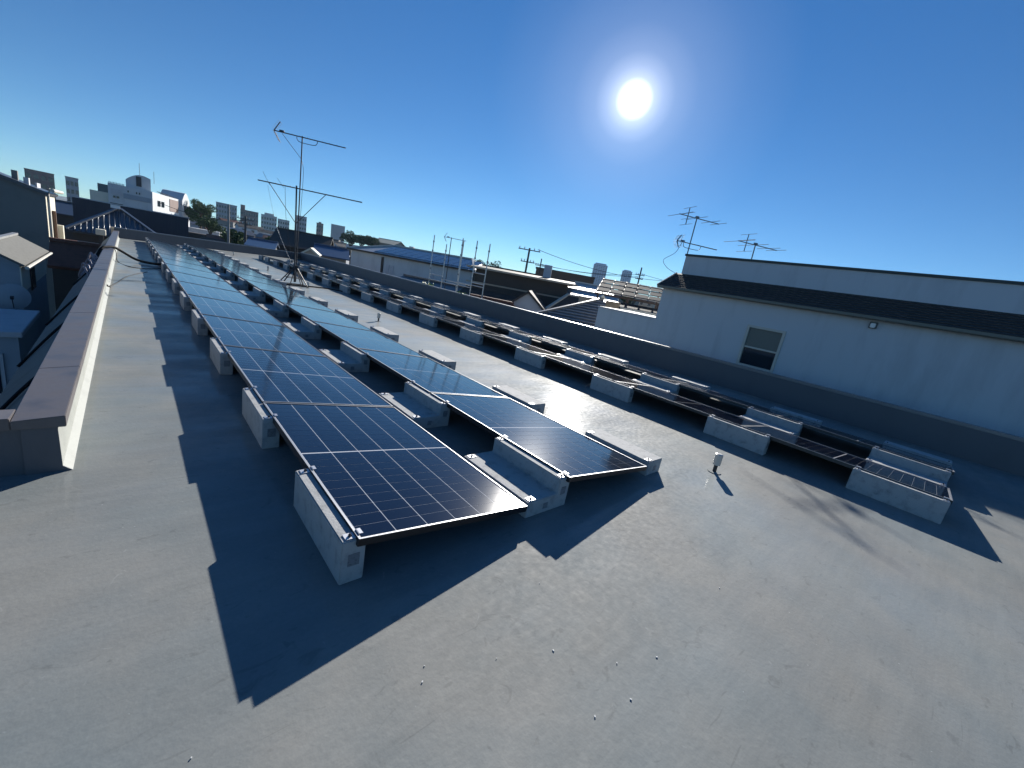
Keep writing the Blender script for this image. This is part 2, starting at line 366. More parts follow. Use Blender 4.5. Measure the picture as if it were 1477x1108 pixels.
# concrete ballast blocks with clamps
BL = .685
def clamp(t, x, y, z, hook=True):
    c = MB()
    c.box(-.034, .025, -.022, .022, 0, .004); hook and (c.box(.022, .025, -.020, .020, .004, .017), c.box(.0251, .042, -.020, .020, .0145, .017))
    o = c.build('clamp', m_galv, t, (x, y, z+.0005), bevel=.001)
    b = MB().tube([(-.008, 0, .004), (-.008, 0, .011)], .008, 6).tube([(-.008, 0, .011), (-.008, 0, .017)], .0045, 6)
    b.build('bolt', m_bolt, o)
    return o
def sticker(t, x0, x1, z0, z1):
    MB().box(x0, x1, -.0018, .004, z0, z1).build('label_plate', m_stick, t)
def tall_block():
    t = thing('concrete_block', 'x', 'concrete block')
    MB().box(-.062, .043, 0, BL, 0, .213).build('block', m_conc, t, bevel=.004)
    for y in (.03, BL-.03): clamp(t, -.012, y, .213)
    sticker(t, -.032, .018, .085, .145)
    return t
def step_block():
    t = thing('stepped_concrete_block', 'x', 'concrete block')
    MB().extr([(-.268, 0), (.105, 0), (.105, .213), (0, .213), (0, .108), (-.268, .108)], 0, BL).build('block', m_conc, t, bevel=.004)
    for y in (.03, BL-.03):
        clamp(t, .05, y, .213)
        o = clamp(t, -.225, y, .108, False); o.rotation_euler = (0, 0, math.pi)
    sticker(t, .03, .075, .095, .15); sticker(t, -.12, -.08, .03, .07)
    return t
def low_block():
    t = thing('low_concrete_block', 'x', 'concrete block')
    MB().box(0, .225, 0, BL, 0, .128).build('block', m_conc, t, bevel=.004)
    for y in (.035, BL-.035):
        o = clamp(t, .03, y, .128, False); o.rotation_euler = (0, 0, math.pi)
    sticker(t, .1, .145, .03, .075)
    return t
PT, PS, PK = tall_block(), step_block(), low_block()
first = {0: True, 1: True, 2: True}
ARR = [(0.0, 0.0, 14, 'brown capped parapet side array'), (4.531, -1.749, 15, 'white house side array')]
for ai, (x, y0, n, w_) in enumerate(ARR):
    for i in range(n+1):
        y = y0+.013 if i == 0 else (y0+n*PITCH-BL-.03 if i == n else y0+i*PITCH-.01-BL/2+.03)
        for k, (src, dx, lab, grp) in enumerate((
                (PT, 0.0, f'tall concrete block, {ORD[i+1]} from near end, outer high edge of {w_}', 'tall concrete blocks under the high panel edges'),
                (PS, GAPX-.062, f'stepped concrete block, {ORD[i+1]} from near end, between rows of {w_}', 'stepped concrete blocks between the two rows'),
                (PK, GAPX+PW+.05, f'low concrete block, {ORD[i+1]} from near end, outer low edge of {w_}', 'low concrete blocks at the low panel edges'))):
            o = src if first[k] else copy_tree(src)
            first[k] = False
            o.location = (x+dx, y+random.uniform(-.012, .012), 0); o.rotation_euler = (0, 0, random.uniform(-.006, .006))
            tag(o, lab, 'concrete block', grp)

# ------------------------------------------------------------------ small things on the roof
def vent(x, y, lab, first=[None]):
    if first[0] is None:
        t = thing('vent_pipe', lab, 'vent pipe', (x, y, 0), 0, 'small capped vent pipes along the walkway')
        MB().tube([(0, 0, .0), (0, 0, .10)], .017, 12).build('pipe', m_dark, t, smooth=False)
        MB().tube([(0, 0, .075), (0, 0, .178)], .034, 16).tube([(0, 0, .178), (0, 0, .184)], [.034, .022], 16).build('cap', m_galv_cap, t)
        MB().tube([(0, 0, .0), (0, 0, .006)], .06, 16).build('flange', m_floor, t)
        first[0] = t
    else:
        t = copy_tree(first[0]); t.location = (x, y, 0); t['label'] = lab
m_galv_cap = M('stainless_cap', (.50, .49, .46), .42, metal=.5)
for (x, y), lab in zip(((3.294, -.23), (3.254, 7.05), (3.379, 12.42), (3.326, 17.33), (3.304, 24.6)),
        ('capped vent pipe standing clear at the near end of the walkway', 'second capped vent pipe along the walkway, well before the antenna', 'capped vent pipe beside the tall antenna stand', 'capped vent pipe just behind the tall antenna stand', 'capped vent pipe by the far parapet at the walkway end')):
    vent(x, y, lab)

tag(MB().tube(curve_pts([(-1.36, 13.2, -.25), (-1.19, 13.45, .26), (-1.06, 13.6, .345), (-.93, 13.75, .345), (-.78, 13.9, .25), (-.55, 14.0, .10), (-.35, 13.9, .055), (-.1, 13.7, .06), (.15, 13.6, .1)]), .032, 10).build('cable_conduit', m_hose, smooth=True),
    'thick black conduit looped over the brown capped parapet to the panels', 'conduit')
tag(MB().tube(curve_pts([(-1.0, 14.6, .325), (-.92, 14.4, .2), (-.88, 13.6, .012), (-.62, 12.6, .01), (-.3, 12.7, .01), (-.05, 13.1, .012)]), .008, 6).build('thin_cable', m_hose), 'thin dark cable lying on the roof beside the thick conduit', 'cable')
tag(MB().tube(curve_pts([(-.97, 8.6, .012), (-.85, 9.4, .008), (-.7, 10.6, .008), (-.45, 11.6, .008), (-.35, 11.9, .008)]), .005, 6).build('thin_cable', m_hose), 'thin wire trailing across the roof from the parapet foot', 'cable')
kn = MB().ball((-.975, 8.63, .03), .03, 8).tube([(-1.0, 8.6, .03), (-.93, 8.7, .012)], .012, 6); tag(kn.build('cable_end', m_hose), 'small black cable end lying against the parapet foot', 'cable end')
tag(MB().tube(curve_pts([(2.70, 12.70, .018), (3.1, 12.78, .016), (3.5, 12.86, .016), (4.1, 12.85, .016), (4.45, 12.5, .016)]), .018, 8).build('antenna_cable', m_hose), 'dark cable lying across the walkway from the antenna stand', 'cable')
# tangle of cable on the roof edge behind the brown cap
tw = MB(); rnd = random.Random(5)
for k in range(9):
    y = 8.4+k*.42; tw.tube(curve_pts([(-1.17, y, .20), (-1.24+rnd.uniform(-.04, .04), y+.15, .30+rnd.uniform(-.05, .05)), (-1.30, y+.32, .14), (-1.2, y+.5, .22+rnd.uniform(-.05, .06))], 5), .014, 5)
tag(tw.build('coiled_cable', M('violet_grey_cable', (.22, .19, .22), .5)), 'tangled grey cable bunched outside the brown capped parapet', 'cable')
# flecks of dropped sealant
fl = MB()
for (x, y) in ((.02, -.55), (.06, -.50), (.45, -.98), (.52, -.72), (.7, -.9), (.62, -1.02), (.88, -.98), (-.6, -.4), (.3, -.62), (.74, -.42), (1.6, -.95)):
    r_ = rnd.uniform(.0016, .0045); a = rnd.uniform(0, 3); fl.bar((x, y, .002), (x+math.cos(a)*r_*1.6, y+math.sin(a)*r_*1.6, .002), r_, .003)
tag(fl.build('debris', m_flag), kind='stuff')

# ------------------------------------------------------------------ television antennas
BD = Vector((.89, -.456, 0)).normalized(); ED = Vector((.456, .89, 0)).normalized(); UP = Vector((0, 0, 1))
def uhf(t, c, a, b, refl=True, n_el=10, el=.10, r=.012, bracket=None, m=None, arms=.34):
    m = m or m_dark
    c = Vector(c); bo = MB().bar(c+BD*a, c+BD*b, r*2, r*2).build('boom', m, t)
    for k in range(n_el):
        p = c+BD*(a+.28+(b-a-.32)*k/max(1, n_el-1)); MB().tube([p-ED*el+UP*r, p+ED*el+UP*r], .0045, 5).build('element', m, bo)
    if refl:
        p = c+BD*a
        for s in (1, -1):
            q = p+BD*(arms*.45)+UP*arms*.75*s; MB().bar(p, q, .02, .02).build('reflector_arm', m, bo)
            for k in range(5):
                z = p.lerp(q, .15+.2*k); MB().tube([z-ED*.2, z+ED*.2], .005, 5).build('reflector_rod', m, bo)
        p = c+BD*(a+.2)+UP*.02; MB().bar(p-BD*.06, p+BD*.06, .05, .06).build('feed_box', m, bo)
    if bracket:
        u, w = bracket; d = .14
        MB().tube(curve_pts([c+BD*u, c+BD*(u+.01)-UP*d*.6, c+BD*(u+.1)-UP*d, c+BD*(w-.1)-UP*d, c+BD*(w-.01)-UP*d*.6, c+BD*w], 4), .009, 6).build('bracket', m, bo)
    return bo
ta = thing('television_antenna', 'tall roof antenna with two long booms on a legged stand', 'antenna', (3.1, 12.8, 0))
def rel(o, t):                                              # parts were built in world coordinates
    for ch in o.children: ch.matrix_parent_inverse = Matrix.Translation(-t)
P2, P1 = Vector((3.13, 12.85, 4.20)), Vector((3.02, 12.78, 2.80))
MB().tube([(3.14, 12.87, .1), P2+UP*.03], .017, 8).build('mast', m_dark, ta)
MB().tube([(3.08, 12.78, .1), P1+UP*.07], .022, 8).build('mast', m_dark, ta)
uhf(ta, P2, -.73, 1.17, n_el=9, bracket=(-.14, .40), el=.09)
bo = uhf(ta, P1, -1.0, 1.82, refl=False, n_el=14, el=.10, r=.014)
for u in (-.72, .80): MB().tube([P1+BD*u, Vector((3.05, 12.79, 1.82))], .010, 6).build('strut', m_dark, ta)
for k, (a, b) in enumerate(((-.82, .25), (-.45, .16))): MB().tube([P1+BD*(a-.06)+UP*b, P1+BD*(a+.12)-UP*.06], .004, 5).build('reflector_rod', m_dark, bo)
MB().tube([P2+BD*-.52-UP*.03, Vector((3.135, 12.85, 3.62))], .007, 6).build('strut', m_dark, ta)
MB().tube(curve_pts([(3.13, 12.82, 3.6), (3.20, 12.84, 3.3), (3.19, 12.85, 2.4), (3.16, 12.83, 1.2), (3.17, 12.80, .4)]), .006, 5).build('coax_cable', m_dark, ta)
MB().tube(curve_pts([P1+BD*-.3, (2.80, 12.9, 2.0), (2.86, 12.86, 1.5), (2.98, 12.8, .8)]), .005, 5).build('coax_cable', m_dark, ta)
MB().tube(curve_pts([(2.56, 12.95, 1.66), (2.7, 12.9, 1.3), (2.86, 12.85, .92), (3.0, 12.8, .6)]), .010, 6).build('stay_rod', m_alu, ta)
MB().tube([(2.56, 12.95, 1.66), (2.33, 13.0, 2.70)], .003, 5).build('stay_wire', m_alu, ta)
feet = [(2.70, 12.62, .01), (3.42, 12.62, .01), (3.46, 13.22, .01), (2.76, 13.22, .01)]
for f_ in feet: MB().bar(f_, (3.11+(f_[0]-3.1)*.08, 12.84+(f_[1]-12.9)*.08, .56), .025, .025).build('leg', m_dark, ta)
for f_ in ((2.92, 12.62, .01), (3.24, 12.62, .01)): MB().bar(f_, (3.11, 12.82, .56), .018, .018).build('leg', m_dark, ta)
for a, b in zip(feet, feet[1:]+feet[:1]):
    MB().bar(Vector(a)*.62+Vector((3.11, 12.84, .56))*.38, Vector(b)*.62+Vector((3.11, 12.84, .56))*.38, .016, .016).build('rung', m_dark, ta)
    MB().bar(a, b, .02, .02).build('base_bar', m_dark, ta)
MB().box(3.06, 3.17, 12.78, 12.92, .53, .60).build('collar', m_dark, ta)
rel(ta, Vector((3.1, 12.8, 0)))

# ------------------------------------------------------------------ the white house beside the roof
rh = thing('white_house', 'large white rendered house with dark pent roof beside the long parapet', 'house', (11, 0, GZ))
XF, YL = 11.0, 5.0
def P(name, mb, m, par, **k):                               # part given in world coordinates under a house at (11, 0, GZ)
    o = mb.build(name, m, par, **k); o.matrix_parent_inverse = Matrix.Translation(-par.location) if par.parent is None else Matrix.Identity(4); return o
wx = MB()
wx.box(XF, XF+8, -14, YL, GZ, .298); wx.box(XF, XF+8, -14, 1.55, .298, 1.93); wx.box(XF, XF+8, 2.43, YL, .298, 1.93)
wx.box(XF, XF+8, 1.55, 2.43, 1.345, 1.93); wx.box(XF+.12, XF+8, 1.55, 2.43, .298, 1.345)
P('wall', wx, m_white, rh)
P('upper_wall', MB().box(XF+.82, XF+8, -14, YL-.02, 1.94, 2.985), m_white, rh)
P('upper_coping', MB().box(XF+.78, XF+8.03, -14, YL+.02, 2.986, 3.045), M('dark_green_trim', (.03, .045, .045), .45), rh, bevel=.004)
nC = 8
for k in range(nC):                                         # overlapping courses of the pent roof
    xa, xb = XF-.15+.97*k/nC, XF-.15+.97*(k+1)/nC+.03; za, zb = 1.985+.475*k/nC, 1.985+.475*(k+1)/nC+.006
    P('tile_course', MB().slab([(xa, -14, za+.016), (xb, -14, zb), (xb, YL+.12, zb), (xa, YL+.12, za+.016)], .018), m_slate, rh)
P('rake_board', MB().bar((XF-.15, YL+.14, 1.985), (XF+.82, YL+.14, 2.46), .025, .06), m_ivory, rh)
P('gutter', MB().extr([(XF-.21, 1.985), (XF-.21, 1.93), (XF-.18, 1.905), (XF-.13, 1.905), (XF-.10, 1.93), (XF-.10, 1.98)], -14, YL+.1), M('olive_gutter', (.16, .16, .13), .5), rh)
P('soffit', MB().box(XF-.10, XF-.002, -14, YL+.08, 1.932, 1.95), m_ivory, rh)
fr = P('window_frame', MB().box(XF-.03, XF+.05, 1.55, 1.61, .30, 1.345).box(XF-.03, XF+.05, 2.37, 2.43, .30, 1.345).box(XF-.03, XF+.05, 1.61, 2.37, 1.285, 1.345).box(XF-.03, XF+.05, 1.61, 2.37, .30, .35), m_ivory, rh, bevel=.003)
P('sash_rail', MB().box(XF-.005, XF+.045, 1.61, 2.37, .775, .815), m_ivory, rh)
P('pane', MB().box(XF+.02, XF+.03, 1.612, 2.368, .816, 1.284), m_frost, rh)
P('pane', MB().box(XF+.035, XF+.045, 1.612, 2.368, .351, .774), m_glass, rh)
P('sill', MB().box(XF-.06, XF-.001, 1.50, 2.48, .262, .297), m_ivory, rh)
P('wall_lamp', MB().box(XF-.05, XF-.001, -.04, .10, 1.735, 1.875), M('lamp_body', (.10, .11, .11), .4), rh, bevel=.01)
P('lamp_lens', MB().box(XF-.085, XF-.0505, -.015, .075, 1.75, 1.845), m_lens, rh, bevel=.012)
P('wing_wall', MB().box(XF, XF+2.0, YL+.001, 7.14, GZ, .985), m_white, rh)
P('wing_coping', MB().box(XF-.03, XF+2.03, YL+.002, 7.17, .986, 1.03), m_lgrey, rh, bevel=.004)

# timber terrace roof behind the wing, standing on the neighbour behind
pg = thing('pergola', 'brown timber terrace roof with pale translucent sheets behind the wing of the white house', 'pergola', (19, 12, GZ))
u_ = Vector((.52, -.854, 0)).normalized(); v_ = Vector((.854, .52, 0)).normalized(); O_ = Vector((18.5, 12.9, 0))
def W(a, b, z): q = O_+(u_*a+v_*b)*1.33; return (q.x, q.y, 1.39+(z-1.39)*1.33)
for a in (0, 1.2, 2.45):
    P('post', MB().bar(W(a, .05, -2.0), W(a, .05, 1.42), .07, .07), m_wood, pg); P('post', MB().bar(W(a, 2.0, -2.0), W(a, 2.0, 1.98), .07, .07), m_wood, pg)
P('beam', MB().bar(W(-.15, .05, 1.44), W(2.6, .05, 1.44), .07, .10), m_wood, pg); P('beam', MB().bar(W(-.15, 2.0, 2.03), W(2.6, 2.0, 2.03), .07, .10), m_wood, pg)
for k in range(6):
    a = -.1+k*.53; P('rafter', MB().bar(W(a, -.12, 1.455), W(a, 2.2, 2.155), .05, .07), m_wood, pg)
for j in range(4): P('purlin', MB().bar(W(-.12, .15+.6*j, 1.575+.181*j), W(2.6, .15+.6*j, 1.575+.181*j), .05, .03), m_wood, pg)
for k in range(5):
    for j in range(3):
        a = -.07+k*.53; b0 = -.05+j*.73; z0 = 1.50+.302*(b0+.12)
        P('sheet', MB().slab([W(a, b0, z0), W(a+.47, b0, z0), W(a+.47, b0+.66, z0+.199), W(a, b0+.66, z0+.199)], .006), m_trans, pg)
P('rail', MB().bar(W(0, .02, .95), W(2.45, .02, .95), .05, .04), m_wood, pg)
P('back_wall', MB().bar(W(.3, 2.3, -2.0), W(.3, 2.3, 1.2), 3.6, .1, up=(v_.x, v_.y, 0)), m_tan, pg)
lt = thing('lean_to_roof', 'small tiled lean-to roof catching sun below the timber terrace roof', 'roof', (19.2, 11.8, GZ))
for k in range(5):
    P('tile_course', MB().slab([W(1.0, -.9+.2*k, 1.0+.05*k), W(2.7, -.9+.2*k, 1.0+.05*k), W(2.7, -.68+.2*k, 1.06+.05*k), W(1.0, -.68+.2*k, 1.06+.05*k)], .02), m_slate, lt)
P('wall', MB().prism([W(1.05, -.85, 0)[:2], W(1.05, -.1, 0)[:2], W(2.65, -.1, 0)[:2], W(2.65, -.85, 0)[:2]][::-1], GZ, .97), m_cream, lt)

# antennas on the white house
def vhf(t, c, a, b, m):
    c = Vector(c); bo = MB().bar(c+BD*a, c+BD*b, .022, .022).build('boom', m, t)
    for f_, l_ in ((0.02, .60), (.42, .50), (.78, .42), (.98, .36)):
        p = c+BD*(a+(b-a)*f_); MB().tube([p-ED*l_, p+ED*l_], .007, 5).build('element', m, bo)
    p = c+BD*(a+(b-a)*.21); q = MB().bar(p-UP*.24, p+UP*.24, .02, .02).build('reflector_bar', m, bo)
    for z in (-.24, -.07, .08, .24): MB().tube([p-ED*.30+UP*z, p+ED*.30+UP*z], .006, 5).build('element', m, bo)
    MB().bar(c-BD*.05+UP*.03, c+BD*.05+UP*.03, .06, .06).build('feed_box', m, bo)
def house_antenna(name, label, base, top, first_c, second=None):
    t = thing(name, label, 'antenna', base)
    MB().tube([base, top], .018, 8).build('mast', m_alu, t)
    vhf(t, first_c, -.64, .82, m_alu)
    if second:
        uhf(t, second, -.5, .98, n_el=8, bracket=(-.25, .38), el=.05, m=m_alu, arms=.24)
        s2 = Vector(second)
        MB().tube(curve_pts([s2+BD*-.3, s2+BD*-.45-UP*.35, s2+BD*-.78-UP*.62, s2+BD*-.6-UP*.82, s2+BD*-.25-UP*.93]), .007, 5).build('coax_cable', m_dark, t)
    rel(t, Vector(base)); return t
ha = house_antenna('television_antenna', 'house antenna mast with two stacked booms at the gable of the white house', (12.02, 4.96+.12, 2.38), (12.06, 5.1, 4.16), (12.05, 5.09, 4.12), (12.04, 5.07, 3.38))
for z in (2.62, 2.78): o = MB().bar((11.9, 4.99, z), (12.08, 5.12, z), .02, .02).build('bracket', m_dark, ha); o.matrix_parent_inverse = Matrix.Translation(-ha.location)
house_antenna('television_antenna', 'single boom antenna rising over the top edge of the white house', (13.05, 3.58, 2.98), (13.0, 3.58, 3.64), (13.0, 3.58, 3.61))
ca = thing('television_antenna', 'tiny antenna tip showing above the white house roof edge', 'antenna', (14.0, 2.5, 2.98))
MB().tube([(0, 0, 0), (0, 0, .36)], .015, 6).build('mast', m_alu, ca); MB().tube([Vector((0, 0, .3))-BD*.3, Vector((0, 0, .3))+BD*.3], .012, 6).build('boom', m_alu, ca)
for k in (-.25, .1): MB().tube([Vector((0, 0, .3))+BD*k-ED*.3, Vector((0, 0, .3))+BD*k+ED*.3], .008, 5).build('element', m_alu, ca)

# ------------------------------------------------------------------ scaffold by the long parapet
sf = thing('scaffold', 'steel tube scaffold standing just outside the long parapet', 'scaffold', (11.0, 15.8, GZ))
SP = [(11.0, 18.25, 2.83), (11.0, 17.0, 2.45), (11.0, 15.65, 2.80), (11.0, 14.5, 2.75), (11.0, 13.55, 2.67)]
SPx = SP
for (x, y, z) in SPx:
    o = P('pole', MB().tube([(x, y, GZ), (x, y, z)], .025, 8), m_steelgrey, sf)
    c = MB()
    for h in (z-.35, z-.8, z-1.7, z-2.3): c.tube([(x, y, h), (x, y, h+.07)], .042, 8)
    P('coupler', c, m_alu, sf)
P('pole', MB().tube([(11.08, 15.68, GZ), (11.08, 15.68, 2.7)], .025, 8), m_steelgrey, sf)
for a, b, h in ((0, 2, .62), (2, 4, .78), (1, 3, .75), (3, 4, 1.35), (2, 3, .65)):
    pa, pb = SPx[a], SPx[b]; P('rail', MB().tube([(pa[0]-.03, pa[1], h), (pb[0]-.03, pb[1], h)], .021, 8), m_steelgrey, sf)
for a, b in ((0, 1), (4, 3)): P('rail', MB().tube([(SPx[a][0], SPx[a][1], .9), (SPx[b][0], SPx[b][1], .9)], .021, 8), m_steelgrey, sf)
sa = thing('television_antenna', 'small boom antenna standing among the scaffold poles', 'antenna', (11.35, 17.2, -2.0))
MB().tube([(11.35, 17.2, -2.0), (11.35, 17.2, 2.83)], .02, 8).build('mast', m_dark, sa); uhf(sa, (11.35, 17.2, 2.80), -.36, .75, n_el=7, el=.06, arms=.28, m=m_alu); rel(sa, Vector((11.35, 17.2, -2.0)))
def leafclump(name, label, cat, c, size, n, leaf, m):
    mb = MB(); rd = random.Random(int(c[1]*10))
    for _ in range(n):
        p = Vector((c[0]+rd.gauss(0, size[0]), c[1]+rd.gauss(0, size[1]), c[2]+rd.gauss(0, size[2])))
        a = Vector((rd.uniform(-1, 1), rd.uniform(-1, 1), rd.uniform(-.6, .6))).normalized()*leaf; b = a.orthogonal().normalized()*leaf*.55
        mb.add([p-a, p-b, p+a, p+b], [(0, 1, 2, 3)])
    mb.tube([(c[0], c[1], c[2]-size[2]*2), c], .008, 5)
    return tag(mb.build(name, m), label, cat)
leafclump('trailing_plant', 'yellow green plant spilling over the parapet at the far scaffold pole', 'plant', (8.66, 14.3, .54), (.06, .26, .05), 60, .05, m_leafy)
leafclump('trailing_plant', 'yellow green plant hanging down the parapet by the middle scaffold pole', 'plant', (8.58, 11.75, .42), (.04, .12, .09), 70, .05, m_leafy)
wt = tag(MB().bar((8.64, 9.35, .33), (8.63, 9.05, .29), .03, .02).build('white_tag', m_lens), 'small white tag stuck on the parapet face past the scaffold', 'tag')

# ------------------------------------------------------------------ general builders for the town
def house(name, label, a, b, depth, z_eave, rise, wall, roofm, cat='house', group=None, ridge='long', over=.35, wins=0, zb=GZ, ribs=0, ribm=None, hip=0.0, cap=True, walltop=None, winz=None):
    """a, b: two front corners (x, y), front face on the side of the roof we stand on; the house runs back by depth."""
    a, b = Vector(a), Vector(b); L = (b-a).length; ang = math.atan2(b.y-a.y, b.x-a.x)
    t = thing(name, label, cat, (a.x, a.y, zb), ang, group); h = z_eave-zb
    wm = MB().box(0, L, 0, depth, 0, h)
    if ridge == 'deep': wm.extr([(0, h), (L, h), (L/2, h+rise*.97)], 0, depth)
    elif hip == 0: wm.add([(0, 0, h), (0, depth, h), (0, depth/2, h+rise*.97), (L, 0, h), (L, depth, h), (L, depth/2, h+rise*.97)], [(0, 1, 2), (3, 4, 5), (0, 2, 5, 3), (1, 4, 5, 2), (0, 3, 4, 1)])
    wm.build('wall', wall, t)
    o = over; r_ = rise/(depth/2 if ridge == 'long' else L/2)
    rm = MB()
    if ridge == 'long':
        e = h-o*r_; hx = hip
        f = [(-o, -o, e), (L+o, -o, e), (L+o-hx-(o if hip else 0), depth/2, h+rise), (-o+hx+(o if hip else 0), depth/2, h+rise)]
        k = [(-o, depth+o, e), (L+o, depth+o, e), f[2], f[3]]
        rm.slab(f, .12); rm.slab(k, .12)
        if hip: rm.slab([(-o, -o, e), (-o, depth+o, e), f[3], f[3]][:4], .1); rm.slab([(L+o, -o, e), (L+o, depth+o, e), f[2], f[2]], .1)
    else:
        e = h-o*r_
        f = [(-o, -o, e), (-o, depth+o, e), (L/2, depth+o, h+rise), (L/2, -o, h+rise)]
        k = [(L+o, -o, e), (L+o, depth+o, e), f[2], f[3]]
        rm.slab(f, .12); rm.slab(k, .12)
    ro = rm.build('roof', roofm, t)
    if ribs:
        for face in ((f,) if ridge == 'long' else (f, k)):
            q = [Vector(p) for p in face]
            for i in range(ribs):
                u = (i+.5)/ribs; lo = q[0].lerp(q[1], u)
                if hip:
                    # a rib stops where it meets the hip line
                    xx = lo.x; tt = 1.0
                    if xx < q[3].x: tt = (xx-q[0].x)/(q[3].x-q[0].x)
                    if xx > q[2].x: tt = (q[1].x-xx)/(q[1].x-q[2].x)
                    hi = Vector((xx, q[0].y+(q[3].y-q[0].y)*tt, q[0].z+(q[3].z-q[0].z)*tt))
                else: hi = q[3].lerp(q[2], u)
                MB().tube([lo+UP*.0, hi+UP*.0], .05, 8).build('roof_rib', ribm or roofm, ro, smooth=True)
    if cap:
        c = MB()
        if ridge == 'long': c.bar(Vector(f[3])+UP*.04, Vector(f[2])+UP*.04, .22, .12)
        else: c.bar(Vector(f[3])+UP*.04, Vector(f[2])+UP*.04, .22, .12)
        if hip:
            for p, q in ((f[0], f[3]), (f[1], f[2])): c.bar(Vector(p)+UP*.05, Vector(q)+UP*.05, .18, .12)
        c.build('ridge_cap', ribm or roofm, ro)
    for i in range(wins):
        x = L*(i+.5)/wins; wz = (winz if winz is not None else h-1.7)
        w = MB().box(x-.55, x+.55, -.05, .02, wz, wz+1.0).build('window_frame', m_lgrey, t)
        MB().box(x-.5, x+.5, -.058, -.049, wz+.05, wz+.95).build('pane', m_glass, w)
    return t
def block(name, label, a, b, depth, z1, wall, cat='building', group=None, zb=GZ, rows=0, cols=0, trim=True, top=None, balc=False):
    a, b = Vector(a), Vector(b); L = (b-a).length; t = thing(name, label, cat, (a.x, a.y, zb), math.atan2(b.y-a.y, b.x-a.x), group); h = z1-zb
    MB().box(0, L, 0, depth, 0, h).build('wall', wall, t)
    if trim: MB().box(-.1, L+.1, -.1, depth+.1, h+.002, h+.25).build('roof_edge', wall, t)
    if top:
        for (x0, x1, hh) in top: MB().box(L*x0, L*x1, depth*.3, depth*.7, h+.251, h+hh).build('rooftop_box', wall, t)
    if rows and cols:
        wmb = MB()
        for r in range(rows):
            for c in range(cols):
                x = L*(c+.5)/cols; z = h-(r+.7)*3.0; ww = L/cols*.34
                if z < 0: continue
                wmb.box(x-ww, x+ww, -.06, .02, z-.75, z+.75)
        w = wmb.build('windows', m_glass, t); w['kind'] = 'stuff'
        if balc:
            for r in range(rows):
                z = h-(r+1)*3.0
                if z > 0: MB().box(.3, L-.3, -.9, -.001, z-.15, z+.75).build('balcony', wall, t)
    return t
def tree(name, label, x, y, z0, zc, rx, rz, n, leaf, cat='tree', group=None, mleaf=None, seed=1):
    t = thing(name, label, cat, (x, y, z0), 0, group); rd = random.Random(seed); h = zc-z0
    MB().tube([(0, 0, 0), (.05, .02, h*.5), (0, 0, h)], [rx*.13, rx*.09, rx*.04], 8).build('trunk', m_bark, t)
    lm = MB()
    for k in range(5):
        a = k*1.26; lm.tube([(0, 0, h*.75), (math.cos(a)*rx*.45, math.sin(a)*rx*.45, h+rz*.1)], [rx*.05, rx*.015], 6)
    lm.build('limbs', m_bark, t)
    clumps = [(rd.gauss(0, .42), rd.gauss(0, .42), rd.gauss(.05, .38), rd.uniform(.28, .5)) for _ in range(16)]
    mb = MB()
    for _ in range(n):
        cx, cy, cz, cr = rd.choice(clumps); d = Vector((rd.gauss(0, 1), rd.gauss(0, 1), rd.gauss(0, 1))).normalized()*cr*rd.uniform(.55, 1)
        p = Vector(((cx+d.x)*rx, (cy+d.y)*rx, h+(cz+d.z)*rz))
        a = Vector((rd.uniform(-1, 1), rd.uniform(-1, 1), rd.uniform(-.7, .7))).normalized()*leaf*rd.uniform(.6, 1.2); b = a.orthogonal().normalized()*leaf*.6
        mb.add([p-a, p-b, p+a, p+b], [(0, 1, 2, 3)])
    mb.build('crown', mleaf or m_leaf, t)
    return t
def pole(label, x, y, z1, arms=(), r=.14, m=None):
    t = thing('utility_pole', label, 'utility pole', (x, y, GZ)); h = z1-GZ
    MB().tube([(0, 0, 0), (0, 0, h)], [r, r*.65], 10).build('pole', m or m_pole, t)
    for dz, l, ang in arms:
        d = Vector((math.cos(ang), math.sin(ang), 0)); MB().bar(Vector((0, 0, h-dz))-d*l, Vector((0, 0, h-dz))+d*l, .09, .09).build('crossarm', m_dark, t)
        for s in (-.9, -.45, .45, .9): MB().tube([Vector((0, 0, h-dz+.05))+d*l*s, Vector((0, 0, h-dz+.25))+d*l*s], .05, 6).build('insulator', m_lgrey, t)
    return t
def wire(label, p, q, sag, r=.025):
    p, q = Vector(p), Vector(q); pts = [p.lerp(q, i/14)-UP*sag*4*(i/14)*(1-i/14) for i in range(15)]
    return tag(MB().tube(pts, r, 5).build('power_line', m_hose), label, 'power line')

# ------------------------------------------------------------------ close neighbours beyond the brown capped parapet
m_eave = M('dull_teal_metal', (.045, .06, .07), .6, spec=.3, var=.3, scale=5)
lo = thing('metal_eave', 'sloping dark metal eave running outside the brown capped parapet', 'eave', (-1.1, 1.6, 0))
for k in range(12):
    y = .05+k*2.0
    o = MB().slab([(-.03, y, .16), (-.03, y+1.995, .16), (-.40, y+1.995, -.28), (-.40, y, -.28)], .02).build('eave_panel', m_eave, lo)
    if k in (0, 1, 2, 4): MB().tube(curve_pts([(-.03, y+1.30, .175), (-.18, y+1.15, .015), (-.40, y+.85, -.262)], 4), .012, 6).build('cable', m_hose, o)

